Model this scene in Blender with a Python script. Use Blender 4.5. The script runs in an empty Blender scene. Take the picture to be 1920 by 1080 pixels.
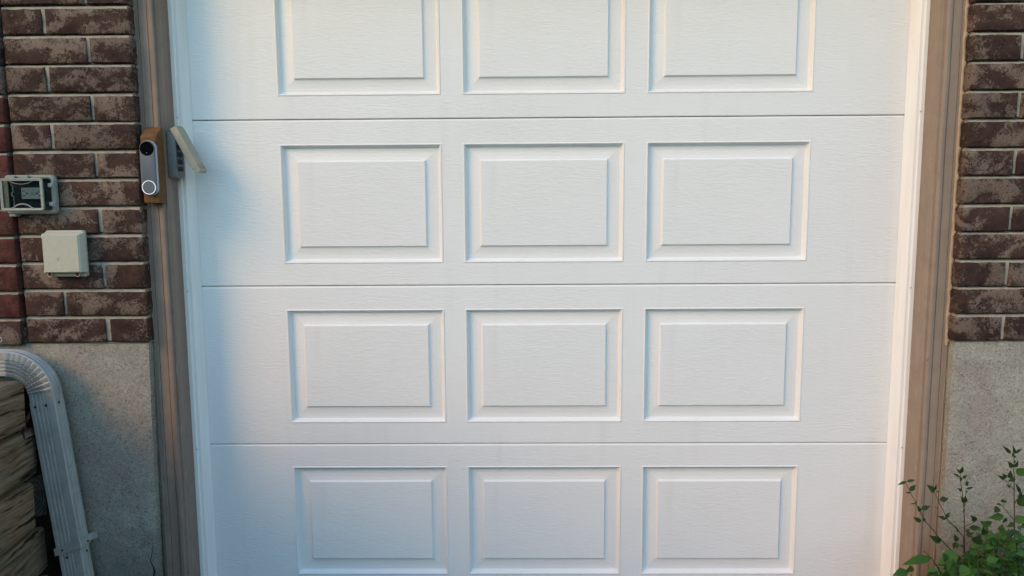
import bpy, bmesh, math, random
from mathutils import Vector, Matrix, Euler, noise as mnoise

S = bpy.context.scene
COL = S.collection
rnd = random.Random(11)

# ------------------------------------------------------------------ camera, sky, sun, exposure
CAM_LOC = Vector((-0.0835, -2.4148, 1.3384))
CAM_ROT = Matrix(((0.9999146577, 0.0051345020, 0.0120130850),
                  (0.0113343815, 0.1163354794, -0.9931453006),
                  (-0.0064968545, 0.9931967042, 0.1162673547)))
FPX = 1400.0
cd = bpy.data.cameras.new('camera')
cam = bpy.data.objects.new('camera', cd); COL.objects.link(cam)
cam.matrix_world = Matrix.Translation(CAM_LOC) @ CAM_ROT.to_4x4()
cd.sensor_width = 36.0; cd.lens = 36.0 * FPX / 1920.0; cd.clip_end = 500.0; cd.clip_start = 0.01
S.camera = cam

SUN_EL, SUN_AZ = math.radians(30), math.radians(50)      # azimuth: towards the left of the wall's normal
sun_dir = Vector((-math.sin(SUN_AZ) * math.cos(SUN_EL), -math.cos(SUN_AZ) * math.cos(SUN_EL), math.sin(SUN_EL)))
W = bpy.data.worlds.new('World'); S.world = W; W.use_nodes = True
nt = W.node_tree
bg = nt.nodes['Background']
sky = nt.nodes.new('ShaderNodeTexSky'); sky.sky_type = 'NISHITA'; sky.sun_disc = False
sky.sun_elevation = SUN_EL; sky.sun_rotation = math.atan2(sun_dir.x, sun_dir.y)
nt.links.new(sky.outputs[0], bg.inputs[0]); bg.inputs[1].default_value = 0.15
sky.ozone_density = 4.2; sky.dust_density = 0.0; sky.air_density = 2.15
sl = bpy.data.lights.new('sun', 'SUN'); sl.energy = 0.93; sl.angle = math.radians(26); sl.color = (1.0, 0.47, 0.07)
so = bpy.data.objects.new('sun', sl); COL.objects.link(so)
so.rotation_euler = (-sun_dir).to_track_quat('-Z', 'Y').to_euler()
S.view_settings.view_transform = 'Standard'; S.view_settings.look = 'None'
S.view_settings.gamma = 1.0; S.view_settings.use_curve_mapping = False
S.view_settings.exposure = 1.24

# ------------------------------------------------------------------ helpers
def at(u, v, y):
    """the point of the plane Y = y that was measured at photo pixel (u, v)"""
    d = CAM_ROT @ Vector(((u - 960) / FPX, -(v - 540) / FPX, -1.0))
    return CAM_LOC + d * ((y - CAM_LOC.y) / d.y)

def link(name, mesh, mat, parent=None):
    o = bpy.data.objects.new(name, mesh); COL.objects.link(o)
    if mat is not None and not mesh.materials: mesh.materials.append(mat)
    if parent is not None: o.parent = parent
    return o

def obj(name, bm, mat, parent=None, smooth=False, angle=None):
    bmesh.ops.recalc_face_normals(bm, faces=bm.faces)
    me = bpy.data.meshes.new(name); bm.to_mesh(me); bm.free()
    if smooth:
        for p in me.polygons: p.use_smooth = True
        if angle: me.set_sharp_from_angle(angle=math.radians(angle))
    return link(name, me, mat, parent)

def thing(name, label, cat, loc=(0, 0, 0), group=None):
    o = bpy.data.objects.new(name, None); COL.objects.link(o); o.location = loc; o.empty_display_size = 0.05
    tag(o, label, cat, group); return o

def tag(o, label=None, cat=None, group=None, kind=None):
    if label: o['label'] = label
    if cat: o['category'] = cat
    if group: o['group'] = group
    if kind or label: o['kind'] = kind or 'thing'
    return o

def settle(root):
    """move the Empty to the base of its parts while the parts stay where they are"""
    pts = []
    def walk(o):
        for c in o.children:
            if c.type == 'MESH':
                pts.extend([c.matrix_basis @ Vector(b) for b in c.bound_box])
            walk(c)
    bpy.context.view_layer.update()
    def walk2(o):
        for c in o.children:
            if c.type == 'MESH': pts.extend([c.matrix_world @ Vector(b) for b in c.bound_box])
            walk2(c)
    walk2(root)
    lo = Vector((min(p[i] for p in pts) for i in range(3))); hi = Vector((max(p[i] for p in pts) for i in range(3)))
    base = Vector(((lo.x + hi.x) / 2, (lo.y + hi.y) / 2, lo.z))
    d = base - root.location
    root.location = base
    for c in root.children: c.location = c.location - d

def box(bm, x0, x1, y0, y1, z0, z1, bev=0.0, seg=1):
    r = bmesh.ops.create_cube(bm, size=1.0)
    vs = r['verts']
    for v in vs:
        v.co = Vector((x0 + (v.co.x + .5) * (x1 - x0), y0 + (v.co.y + .5) * (y1 - y0), z0 + (v.co.z + .5) * (z1 - z0)))
    if bev > 0:
        es = list({e for v in vs for e in v.link_edges})
        bmesh.ops.bevel(bm, geom=es, offset=bev, segments=seg, affect='EDGES', profile=0.5)
    return bm

def newbox(*a, **k): return box(bmesh.new(), *a, **k)

def cyl(bm, c, axis, r, h, n=16, r2=None):
    """cylinder from c along axis, length h"""
    axis = Vector(axis).normalized(); a = axis.orthogonal().normalized(); b = axis.cross(a)
    r2 = r if r2 is None else r2
    c = Vector(c); A = []; B = []
    for i in range(n):
        t = 2 * math.pi * i / n; d = a * math.cos(t) + b * math.sin(t)
        A.append(bm.verts.new(c + d * r)); B.append(bm.verts.new(c + axis * h + d * r2))
    for i in range(n):
        j = (i + 1) % n; bm.faces.new((A[i], A[j], B[j], B[i]))
    bm.faces.new(A[::-1]); bm.faces.new(B)
    return bm

def prism(profile, z0, z1, n=1, jit=0.0, seed=0):
    """closed (x, y) profile extruded along z in n steps"""
    bm = bmesh.new(); rings = []
    for k in range(n + 1):
        z = z0 + (z1 - z0) * k / n
        dx = jit * (mnoise.noise(Vector((seed, 0, z * 5)))) ; dy = jit * (mnoise.noise(Vector((seed, 7, z * 5))))
        rings.append([bm.verts.new((x + dx, y + dy, z)) for x, y in profile])
    m = len(profile)
    for k in range(n):
        for i in range(m):
            j = (i + 1) % m; bm.faces.new((rings[k][i], rings[k][j], rings[k + 1][j], rings[k + 1][i]))
    bm.faces.new(rings[0][::-1]); bm.faces.new(rings[-1])
    return bm

def tube(bm, pts, radii, n=6):
    pts = [Vector(p) for p in pts]; rings = []
    for i, p in enumerate(pts):
        t = (pts[min(i + 1, len(pts) - 1)] - pts[max(i - 1, 0)]).normalized()
        a = t.cross(Vector((0, 1, 0.01))).normalized(); b = t.cross(a)
        rings.append([bm.verts.new(p + (a * math.cos(2 * math.pi * k / n) + b * math.sin(2 * math.pi * k / n)) * radii[i]) for k in range(n)])
    for i in range(len(rings) - 1):
        for k in range(n):
            l = (k + 1) % n; bm.faces.new((rings[i][k], rings[i][l], rings[i + 1][l], rings[i + 1][k]))
    bm.faces.new(rings[0][::-1]); bm.faces.new(rings[-1])
    return bm

# ------------------------------------------------------------------ materials
class MT:
    def __init__(s, name, rough=0.7, spec=0.3):
        s.m = bpy.data.materials.new(name); s.m.use_nodes = True
        s.t = s.m.node_tree; s.N = s.t.nodes; s.L = s.t.links
        s.p = s.N['Principled BSDF']; s.p.inputs['Roughness'].default_value = rough
        s.p.inputs['Specular IOR Level'].default_value = spec
        tc = s.N.new('ShaderNodeTexCoord'); oi = s.N.new('ShaderNodeObjectInfo')
        mu = s.N.new('ShaderNodeVectorMath'); mu.operation = 'SCALE'
        cmb = s.N.new('ShaderNodeCombineXYZ')
        s.L.new(oi.outputs['Random'], cmb.inputs[0]); s.L.new(oi.outputs['Random'], cmb.inputs[1]); s.L.new(oi.outputs['Random'], cmb.inputs[2])
        mu.inputs['Scale'].default_value = 37.0
        s.L.new(cmb.outputs[0], mu.inputs[0])
        ad = s.N.new('ShaderNodeVectorMath'); ad.operation = 'ADD'
        s.L.new(tc.outputs['Object'], ad.inputs[0]); s.L.new(mu.outputs[0], ad.inputs[1])
        s.obj = tc.outputs['Object']; s.var = ad.outputs[0]; s.rand = oi.outputs['Random']
    def map(s, vec, scale=(1, 1, 1), rot=(0, 0, 0), loc=(0, 0, 0)):
        n = s.N.new('ShaderNodeMapping'); n.inputs['Scale'].default_value = scale; n.inputs['Rotation'].default_value = rot
        n.inputs['Location'].default_value = loc
        s.L.new(vec, n.inputs['Vector']); return n.outputs[0]
    def noise(s, vec, scale, detail=4, rough=0.55, dist=0.0):
        n = s.N.new('ShaderNodeTexNoise'); n.inputs['Scale'].default_value = scale; n.inputs['Detail'].default_value = detail
        n.inputs['Roughness'].default_value = rough; n.inputs['Distortion'].default_value = dist
        s.L.new(vec, n.inputs['Vector']); return n.outputs[0]
    def voro(s, vec, scale, feature='F1'):
        n = s.N.new('ShaderNodeTexVoronoi'); n.feature = feature; n.inputs['Scale'].default_value = scale
        s.L.new(vec, n.inputs['Vector']); return n.outputs[0]
    def ramp(s, fac, stops):
        n = s.N.new('ShaderNodeValToRGB'); e = n.color_ramp.elements
        while len(e) < len(stops): e.new(0.5)
        for i, (p, c) in enumerate(stops):
            e[i].position = p; e[i].color = (c, c, c, 1) if isinstance(c, (int, float)) else (*c, 1)
        s.L.new(fac, n.inputs[0]); return n.outputs[0]
    def math(s, op, a, b=None):
        n = s.N.new('ShaderNodeMath'); n.operation = op
        for i, x in enumerate((a, b)):
            if x is None: continue
            if isinstance(x, (int, float)): n.inputs[i].default_value = x
            else: s.L.new(x, n.inputs[i])
        return n.outputs[0]
    def mix(s, fac, a, b, blend='MIX'):
        n = s.N.new('ShaderNodeMix'); n.data_type = 'RGBA'; n.blend_type = blend
        for sock, x in ((n.inputs[0], fac), (n.inputs[6], a), (n.inputs[7], b)):
            if isinstance(x, (int, float)): sock.default_value = x
            elif isinstance(x, tuple): sock.default_value = (*x, 1)
            else: s.L.new(x, sock)
        return n.outputs[2]
    def sep(s, vec):
        n = s.N.new('ShaderNodeSeparateXYZ'); s.L.new(vec, n.inputs[0]); return n.outputs
    def color(s, c):
        if isinstance(c, tuple): s.p.inputs['Base Color'].default_value = (*c, 1)
        else: s.L.new(c, s.p.inputs['Base Color'])
    def rough(s, c): s.L.new(c, s.p.inputs['Roughness'])
    def bump(s, h, dist, strength=1.0, prev=None):
        n = s.N.new('ShaderNodeBump'); n.inputs['Distance'].default_value = dist; n.inputs['Strength'].default_value = strength
        s.L.new(h, n.inputs['Height'])
        if prev is not None: s.L.new(prev, n.inputs['Normal'])
        s.L.new(n.outputs[0], s.p.inputs['Normal']); return n.outputs[0]

def plain(name, c, rough=0.5, spec=0.4, var=0.06, scale=60, metal=0.0, bump=True):
    m = MT(name, rough, spec)
    f = m.noise(m.var, scale, 5)
    d = m.ramp(f, [(0.3, 1 - var * 2), (0.7, 1.0)])
    m.color(m.mix(1.0, c, d, 'MULTIPLY')); m.p.inputs['Metallic'].default_value = metal
    if bump: m.bump(f, 0.0006, 0.5)
    return m.m

def mat_door():
    m = MT('embossed_white_steel', 0.38, 0.5)
    w = m.noise(m.map(m.obj, (3.0, 3.0, 9.0)), 1.0, 3)
    wv = m.N.new('ShaderNodeCombineXYZ'); m.L.new(m.math('MULTIPLY', m.math('SUBTRACT', w, 0.5), 0.05), wv.inputs[2])
    ad = m.N.new('ShaderNodeVectorMath'); ad.operation = 'ADD'; m.L.new(m.obj, ad.inputs[0]); m.L.new(wv.outputs[0], ad.inputs[1])
    g1 = m.noise(m.map(ad.outputs[0], (34, 34, 200)), 1.0, 3, 0.62, 0.5)
    g2 = m.noise(m.map(ad.outputs[0], (60, 60, 420)), 1.0, 2, 0.6)
    amp = m.ramp(m.noise(m.map(m.obj, (2.2, 2.2, 4.5)), 1.0, 3), [(0.35, 0.45), (0.68, 1.0)])
    h = m.math('MULTIPLY', m.math('ADD', m.ramp(g1, [(0.30, 0.0), (0.62, 1.0)]), m.math('MULTIPLY', g2, 0.5)), amp)
    m.bump(h, 0.00062, 0.9)
    dirt = m.noise(m.map(m.obj, (1.5, 1.5, 0.9)), 1.0, 4)
    base = m.ramp(dirt, [(0.3, (0.755, 0.750, 0.735)), (0.7, (0.80, 0.80, 0.79))])
    streak = m.math('MULTIPLY', m.ramp(m.noise(m.map(m.obj, (17, 17, 0.9)), 1.0, 5, 0.6), [(0.55, 0.0), (0.74, 0.30)]), m.ramp(m.noise(m.obj, 2.1, 2), [(0.4, 0.0), (0.6, 1.0)]))
    base = m.mix(streak, base, (0.62, 0.60, 0.56))
    smudge = m.ramp(m.noise(m.map(m.obj, (9, 9, 13)), 1.0, 6, 0.7, 0.6), [(0.66, 0.0), (0.74, 0.22)])
    m.color(m.mix(smudge, base, (0.58, 0.56, 0.52)))
    m.rough(m.ramp(m.noise(m.map(m.obj, (4, 4, 6)), 1.0, 4), [(0.3, 0.30), (0.7, 0.44)]))
    return m.m

def mat_vinyl():
    m = MT('white_vinyl', 0.38, 0.5)
    n = m.noise(m.map(m.obj, (40, 40, 3)), 1.0, 4)
    m.color(m.ramp(n, [(0.35, (0.76, 0.755, 0.74)), (0.65, (0.82, 0.82, 0.81))]))
    m.bump(n, 0.0004, 0.5)
    return m.m

def mat_brick(name, dark, mid, light, cover):
    m = MT(name, 0.88, 0.2)
    big = m.noise(m.map(m.var, (1.0, 1.0, 1.3)), 11, 3, 0.5, 0.6)          # broad patches of slurry coat
    mid_n = m.noise(m.var, 88, 6, 0.70, 1.1)
    fine = m.noise(m.map(m.var, (1, 1, 1.5)), 240, 4, 0.7)
    v = m.math('ADD', m.math('MULTIPLY', big, 0.75), m.math('MULTIPLY', mid_n, 0.55))
    mask = m.ramp(v, [(cover - 0.035, 0.0), (cover + 0.035, 1.0)])
    base = m.ramp(m.noise(m.var, 26, 5, 0.6), [(0.3, dark), (0.72, mid)])
    lt = m.mix(m.ramp(fine, [(0.3, 0.0), (0.75, 1.0)]), tuple(x * 0.72 for x in light), light)
    c = m.mix(mask, base, lt)
    pits = m.ramp(m.noise(m.var, 130, 3, 0.7, 1.5), [(0.36, 1.0), (0.45, 0.0)])
    c = m.mix(m.math('MULTIPLY', pits, 0.75), c, tuple(x * 0.55 for x in dark))
    specks = m.ramp(m.noise(m.var, 210, 2, 0.5), [(0.76, 0.0), (0.80, 1.0)])
    c = m.mix(m.math('MULTIPLY', specks, 0.8), c, (0.50, 0.44, 0.38))
    tone = m.ramp(m.rand, [(0.0, 0.78), (1.0, 1.18)])
    c = m.mix(1.0, c, tone, 'MULTIPLY')
    m.color(c)
    b = m.bump(m.math('ADD', mid_n, m.math('MULTIPLY', mask, 0.5)), 0.004, 0.55)
    m.bump(fine, 0.0012, 0.6, b)
    return m.m

def mat_mortar(name, c0, c1):
    m = MT(name, 0.95, 0.1)
    n = m.noise(m.obj, 35, 6, 0.65); f = m.noise(m.obj, 300, 4, 0.7)
    m.color(m.mix(m.ramp(n, [(0.3, 0.0), (0.7, 1.0)]), c0, c1))
    b = m.bump(n, 0.008, 0.6); m.bump(f, 0.0015, 0.8, b)
    return m.m

def mat_concrete(name, c0, c1, stain, zfade):
    m = MT(name, 0.95, 0.12)
    big = m.noise(m.obj, 4.5, 4, 0.55, 0.4); med = m.noise(m.obj, 28, 5, 0.6)
    grit = m.noise(m.map(m.obj, (1, 1, 1.25)), 130, 4, 0.72, 1.1)
    c = m.mix(m.ramp(m.math('ADD', m.math('MULTIPLY', big, .6), m.math('MULTIPLY', med, .4)), [(0.36, 0.0), (0.64, 1.0)]), c0, c1)
    c = m.mix(m.ramp(m.noise(m.obj, 6.5, 3, 0.5, 0.8), [(0.50, 0.0), (0.66, 0.55)]), c, stain)
    g = m.ramp(grit, [(0.35, 0.45), (0.45, 0.92), (0.56, 1.05), (0.67, 1.32)])
    c = m.mix(1.0, c, g, 'MULTIPLY')
    z = m.sep(m.obj)[2]
    foot = m.ramp(m.math('ADD', z, m.math('MULTIPLY', m.math('SUBTRACT', med, 0.5), 0.18)), [(zfade, 1.0), (zfade + 0.22, 0.0)])
    c = m.mix(m.math('MULTIPLY', foot, 0.55), c, (0.10, 0.115, 0.085))       # damp, mossy foot of the wall
    m.color(c)
    b = m.bump(grit, 0.0065, 0.9); m.bump(m.noise(m.obj, 420, 3), 0.001, 0.6, b)
    return m.m

def mat_wood_paint(name, c0, c1, wear, wear_c):
    m = MT(name, 0.62, 0.3)
    v = m.obj
    s1 = m.noise(m.map(v, (190, 190, 4.0)), 1.0, 5, 0.65, 0.2)
    s2 = m.noise(m.map(v, (60, 60, 1.3)), 1.0, 4, 0.6)
    s3 = m.noise(v, 18, 5, 0.65)
    c = m.mix(m.ramp(s2, [(0.32, 0.0), (0.68, 1.0)]), c0, c1)
    c = m.mix(m.ramp(s3, [(0.40, 0.0), (0.75, 0.45)]), c, tuple(x * 0.68 for x in c0))
    z = m.sep(m.obj)[2]
    low = m.ramp(z, [(0.05, 1.0), (1.5, 0.25)])
    cracks = m.math('MULTIPLY', m.ramp(s1, [(0.27, 1.0), (0.36, 0.0)]), low)
    c = m.mix(m.math('MULTIPLY', cracks, min(1.0, 0.4 + wear)), c, (0.035, 0.026, 0.022))
    chips = m.math('MULTIPLY', m.ramp(m.noise(m.map(v, (150, 150, 9), loc=(3, 5, 1)), 1.0, 3, 0.6), [(0.70 - 0.05 * wear, 0.0), (0.75 - 0.05 * wear, 1.0)]), m.ramp(z, [(0.1, 1.0), (1.3, 0.15)]))
    c = m.mix(m.math('MULTIPLY', chips, 0.9), c, wear_c)
    spots = m.ramp(m.noise(m.map(v, (1, 1, 0.6)), 95, 2, 0.5), [(0.735, 0.0), (0.77, 1.0)])
    c = m.mix(m.math('MULTIPLY', spots, 0.8), c, (0.08, 0.055, 0.04))
    m.color(c)
    b = m.bump(s1, 0.0016, 0.5 + 0.3 * wear); m.bump(s3, 0.003, 0.35, b)
    return m.m

def mat_timber():
    m = MT('weathered_timber', 0.85, 0.2)
    v = m.var
    warp = m.noise(m.map(v, (3, 9, 9)), 1.0, 3)
    cv = m.N.new('ShaderNodeCombineXYZ')
    m.L.new(m.math('MULTIPLY', warp, 0.035), cv.inputs[2]); m.L.new(m.math('MULTIPLY', warp, 0.02), cv.inputs[1])
    ad = m.N.new('ShaderNodeVectorMath'); ad.operation = 'ADD'; m.L.new(v, ad.inputs[0]); m.L.new(cv.outputs[0], ad.inputs[1])
    g = m.noise(m.map(ad.outputs[0], (4.5, 105, 105)), 1.0, 5, 0.62, 0.25)
    big = m.noise(m.map(v, (5, 12, 12)), 1.0, 4)
    c = m.ramp(g, [(0.33, (0.032, 0.020, 0.011)), (0.46, (0.165, 0.112, 0.066)), (0.68, (0.29, 0.215, 0.142))])
    green = m.ramp(big, [(0.45, 0.0), (0.68, 0.6)])
    c = m.mix(green, c, (0.125, 0.120, 0.085))
    checks = m.ramp(m.noise(m.map(ad.outputs[0], (5, 60, 60), loc=(9, 2, 4)), 1.0, 3, 0.5), [(0.33, 1.0), (0.375, 0.0)])
    c = m.mix(checks, c, (0.014, 0.010, 0.006))
    m.color(c)
    b = m.bump(g, 0.004, 0.8); m.bump(checks, -0.006, 0.7, b)
    return m.m

def mat_endgrain():
    m = MT('timber_end_grain', 0.9, 0.15)
    n = m.N.new('ShaderNodeTexWave'); n.wave_type = 'RINGS'; n.rings_direction = 'X'
    n.inputs['Scale'].default_value = 26; n.inputs['Distortion'].default_value = 3.6; n.inputs['Detail'].default_value = 3
    m.L.new(m.map(m.obj, (1, 1.6, 0.8)), n.inputs['Vector'])
    c = m.ramp(n.outputs['Fac'], [(0.2, (0.060, 0.055, 0.045)), (0.8, (0.125, 0.115, 0.095))])
    m.color(m.mix(m.ramp(m.noise(m.obj, 60, 5), [(0.35, 0.0), (0.65, 0.75)]), c, (0.055, 0.05, 0.042)))
    m.bump(n.outputs['Fac'], 0.003, 0.6)
    return m.m

def mat_leaf(name, a, b):
    m = MT(name, 0.5, 0.22)
    n = m.noise(m.var, 60, 4)
    c = m.mix(m.rand, a, b)
    c = m.mix(m.ramp(n, [(0.35, 0.0), (0.7, 0.6)]), c, tuple(x * 1.25 for x in b))
    m.color(c); m.bump(m.noise(m.var, 160, 3), 0.0015, 0.6)
    tr = m.N.new('ShaderNodeBsdfTranslucent'); m.L.new(c, tr.inputs['Color'])
    mx = m.N.new('ShaderNodeMixShader'); mx.inputs[0].default_value = 0.28
    out = m.N['Material Output']
    m.L.new(m.p.outputs[0], mx.inputs[1]); m.L.new(tr.outputs[0], mx.inputs[2]); m.L.new(mx.outputs[0], out.inputs['Surface'])
    return m.m

def mat_clear():
    m = MT('clear_plastic', 0.05, 0.5)
    t = m.N.new('ShaderNodeBsdfTransparent'); t.inputs['Color'].default_value = (0.82, 0.86, 0.85, 1)
    g = m.N.new('ShaderNodeBsdfGlossy'); g.inputs['Roughness'].default_value = 0.02; g.inputs['Color'].default_value = (0.9, 0.93, 0.93, 1)
    f = m.N.new('ShaderNodeFresnel'); f.inputs['IOR'].default_value = 1.3
    mx = m.N.new('ShaderNodeMixShader'); m.L.new(m.math('MULTIPLY', f.outputs[0], 0.8), mx.inputs[0])
    m.L.new(t.outputs[0], mx.inputs[1]); m.L.new(g.outputs[0], mx.inputs[2])
    m.L.new(mx.outputs[0], m.N['Material Output'].inputs['Surface'])
    return m.m

def mat_galv():
    m = MT('painted_aluminium', 0.42, 0.5)
    n = m.noise(m.map(m.obj, (30, 30, 12)), 1.0, 5, 0.65)
    c = m.ramp(n, [(0.30, (0.26, 0.265, 0.255)), (0.62, (0.36, 0.365, 0.35))])
    d = m.ramp(m.noise(m.obj, 45, 5, 0.7, 0.8), [(0.60, 0.0), (0.72, 0.55)])
    m.color(m.mix(d, c, (0.16, 0.15, 0.13))); m.bump(n, 0.0012, 0.5)
    return m.m

def mat_soil(name, c0, c1):
    m = MT(name, 0.95, 0.1)
    n = m.noise(m.obj, 9, 7, 0.7)
    m.color(m.mix(m.ramp(n, [(0.3, 0.0), (0.7, 1.0)]), c0, c1)); m.bump(n, 0.03, 0.8)
    return m.m

M = dict(
    door=mat_door(), vinyl=mat_vinyl(),
    brick=mat_brick('dark_brown_brick', (0.030, 0.017, 0.014), (0.078, 0.041, 0.032), (0.205, 0.147, 0.115), 0.67),
    red=mat_brick('red_brick', (0.050, 0.017, 0.015), (0.145, 0.045, 0.034), (0.12, 0.062, 0.052), 0.76),
    mortar=mat_mortar('grey_mortar', (0.25, 0.23, 0.19), (0.40, 0.37, 0.31)),
    concrete=mat_concrete('parged_concrete', (0.33, 0.312, 0.265), (0.44, 0.415, 0.345), (0.35, 0.285, 0.245), 0.12),
    brown=mat_wood_paint('taupe_painted_wood', (0.265, 0.203, 0.155), (0.305, 0.235, 0.178), 0.12, (0.50, 0.44, 0.37)),
    brown_worn=mat_wood_paint('worn_taupe_painted_wood', (0.215, 0.165, 0.135), (0.285, 0.215, 0.172), 1.0, (0.46, 0.42, 0.37)),
    caulk=plain('tan_caulk', (0.42, 0.31, 0.21), 0.6, 0.3, 0.1, 90),
    caulk_dark=plain('dirty_caulk', (0.17, 0.15, 0.13), 0.8, 0.2, 0.2, 90),
    screw=plain('zinc_screw', (0.55, 0.56, 0.57), 0.3, 0.5, 0.05, 200, 0.8),
    timber=mat_timber(), endgrain=mat_endgrain(),
    galv=mat_galv(), dark=plain('black_rubber', (0.012, 0.012, 0.013), 0.45, 0.4, 0.05, 200),
    cedar=plain('stained_cedar', (0.17, 0.082, 0.032), 0.7, 0.2, 0.2, 70),
    bell=plain('grey_blue_plastic', (0.100, 0.120, 0.148), 0.5, 0.4, 0.02, 200),
    bell_rim=plain('pale_grey_plastic', (0.42, 0.44, 0.47), 0.35, 0.4, 0.02, 200),
    lens=plain('black_glass', (0.004, 0.004, 0.005), 0.02, 0.25, 0.0, 100, 0.0, False),
    keypad=plain('grey_plastic', (0.18, 0.18, 0.178), 0.5, 0.4, 0.08, 80),
    keypad_cover=plain('yellowed_beige_plastic', (0.36, 0.335, 0.255), 0.5, 0.4, 0.08, 60),
    jbox=plain('ivory_plastic', (0.47, 0.455, 0.365), 0.5, 0.4, 0.05, 90),
    frame_plastic=plain('frosted_grey_plastic', (0.30, 0.315, 0.275), 0.4, 0.45, 0.12, 80),
    inner=plain('dark_box_interior', (0.030, 0.042, 0.052), 0.9, 0.03, 0.2, 80, 0.0, False),
    receptacle=plain('light_receptacle_plastic', (0.36, 0.37, 0.35), 0.6, 0.15, 0.03, 90, 0.0, False),
    redplug=plain('red_plug', (0.14, 0.012, 0.016), 0.5, 0.4, 0.05, 90),
    clear=mat_clear(),
    stem=plain('brown_green_stem', (0.085, 0.060, 0.030), 0.7, 0.2, 0.2, 80),
    leaf=mat_leaf('green_leaf', (0.022, 0.066, 0.012), (0.058, 0.145, 0.024)),
    leaf2=mat_leaf('small_dark_leaf', (0.012, 0.034, 0.010), (0.028, 0.064, 0.014)),
    dead=plain('dry_red_brown_leaf', (0.075, 0.024, 0.018), 0.8, 0.2, 0.2, 80),
    drive=mat_concrete('driveway_concrete', (0.31, 0.305, 0.29), (0.38, 0.375, 0.355), (0.30, 0.29, 0.27), -9.0),
    soil=mat_soil('dark_soil', (0.030, 0.022, 0.015), (0.075, 0.055, 0.036)),
    shade_soil=mat_soil('shade_black_soil', (0.008, 0.006, 0.004), (0.022, 0.016, 0.011)),  # soil darkened to stand for the shade behind the timber ends
    grass_soil=mat_soil('mossy_bank_soil', (0.035, 0.045, 0.018), (0.07, 0.075, 0.03)),
)

# ------------------------------------------------------------------ the ground
o = obj('driveway', newbox(-1.46, 30, -30, 0.05, -0.2, -0.012), M['drive']); tag(o, kind='structure')
o = obj('ground', newbox(-60, 60, -60, 60, -0.5, -0.21), M['grass_soil']); tag(o, kind='structure')
bm = bmesh.new(); n = 26
vs = [[bm.verts.new((1.15 + 1.6 * i / n, -0.62 + 0.50 * j / n, 0.012 + 0.03 * mnoise.noise(Vector((i * .4, j * .4, 3))) - (0.05 if i in (0, n) or j == 0 else 0))) for j in range(n + 1)] for i in range(n + 1)]
for i in range(n):
    for j in range(n): bm.faces.new((vs[i][j], vs[i + 1][j], vs[i + 1][j + 1], vs[i][j + 1]))
o = obj('soil_bed', bm, M['soil'], smooth=True); tag(o, kind='structure')

# ------------------------------------------------------------------ garage door
H = 0.533
PX = [(-0.85351, -0.33385), (-0.26664, 0.24913), (0.31771, 0.83861)]
ZT, ZB = 0.07765, 0.46045
door = thing('garage_door', 'white embossed wood-grain garage door with raised rectangular panels in rows', 'garage door')
RING = [(0.0, 0.0), (0.0015, -0.0016), (0.0038, -0.0018), (0.0056, 0.0), (0.0064, 0.0018), (0.0125, 0.0142), (0.0146, 0.0148),
        (0.028, 0.0142), (0.042, 0.0128), (0.0518, 0.0114), (0.0523, 0.0106), (0.0558, 0.0046), (0.0566, 0.0042), (0.060, 0.0042)]
def panel_bm(w, h):
    bm = bmesh.new(); rings = []
    for d, y in RING:
        rings.append([bm.verts.new(c) for c in ((d, y, d), (w - d, y, d), (w - d, y, h - d), (d, y, h - d))])
    for a, b in zip(rings, rings[1:]):
        for i in range(4):
            j = (i + 1) % 4; bm.faces.new((a[i], a[j], b[j], b[i]))
    bm.faces.new(rings[-1])
    return bm
panel_meshes = {}
for r in range(4):
    z1 = 4 * H - r * H - 0.0008; z0 = z1 - H + 0.0016
    top = 4 * H - r * H
    bm = bmesh.new()
    xs = [-1.21] + [x for p in PX for x in p] + [1.21]
    zs = [z0 + 0.0026, top - ZB, top - ZT, z1 - 0.0060]
    g = [[bm.verts.new((x, 0, z)) for z in zs] for x in xs]
    for i in range(len(xs) - 1):
        for k in range(3):
            if k == 1 and i in (1, 3, 5): continue
            bm.faces.new((g[i][k], g[i + 1][k], g[i + 1][k + 1], g[i][k + 1]))
    # rolled top and bottom edges of the section, then the tongue going back
    for k, sgn, z_end in ((3, 1, z1), (0, -1, z0)):
        prev = [g[i][k] for i in range(len(xs))]
        for (yy, zz) in (((0.0012, z_end - 0.0034), (0.0045, z_end - 0.0006), (0.0075, z_end), (0.04, z_end)) if sgn > 0 else ((0.0010, z_end + 0.0008), (0.0030, z_end), (0.04, z_end))):
            cur = [bm.verts.new((x, yy, zz)) for x in xs]
            for i in range(len(xs) - 1): bm.faces.new((prev[i], prev[i + 1], cur[i + 1], cur[i]))
            prev = cur
    sec = obj('door_section', bm, M['door'], door)
    sec.location = (0, 0, 0)
    for (xa, xb) in PX:
        key = round(xb - xa, 4)
        if key not in panel_meshes:
            p = obj('raised_panel', panel_bm(xb - xa, ZB - ZT), M['door'], sec); panel_meshes[key] = p.data
        else:
            p = link('raised_panel', panel_meshes[key], M['door'], sec)
        p.location = (xa, 0, top - ZB)
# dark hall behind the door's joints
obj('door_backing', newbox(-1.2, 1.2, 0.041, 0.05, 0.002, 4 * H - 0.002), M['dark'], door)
bm = newbox(-1.2, 1.2, 0.004, 0.036, -0.011, -0.001)
obj('bottom_seal', bm, M['dark'], door)

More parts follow.
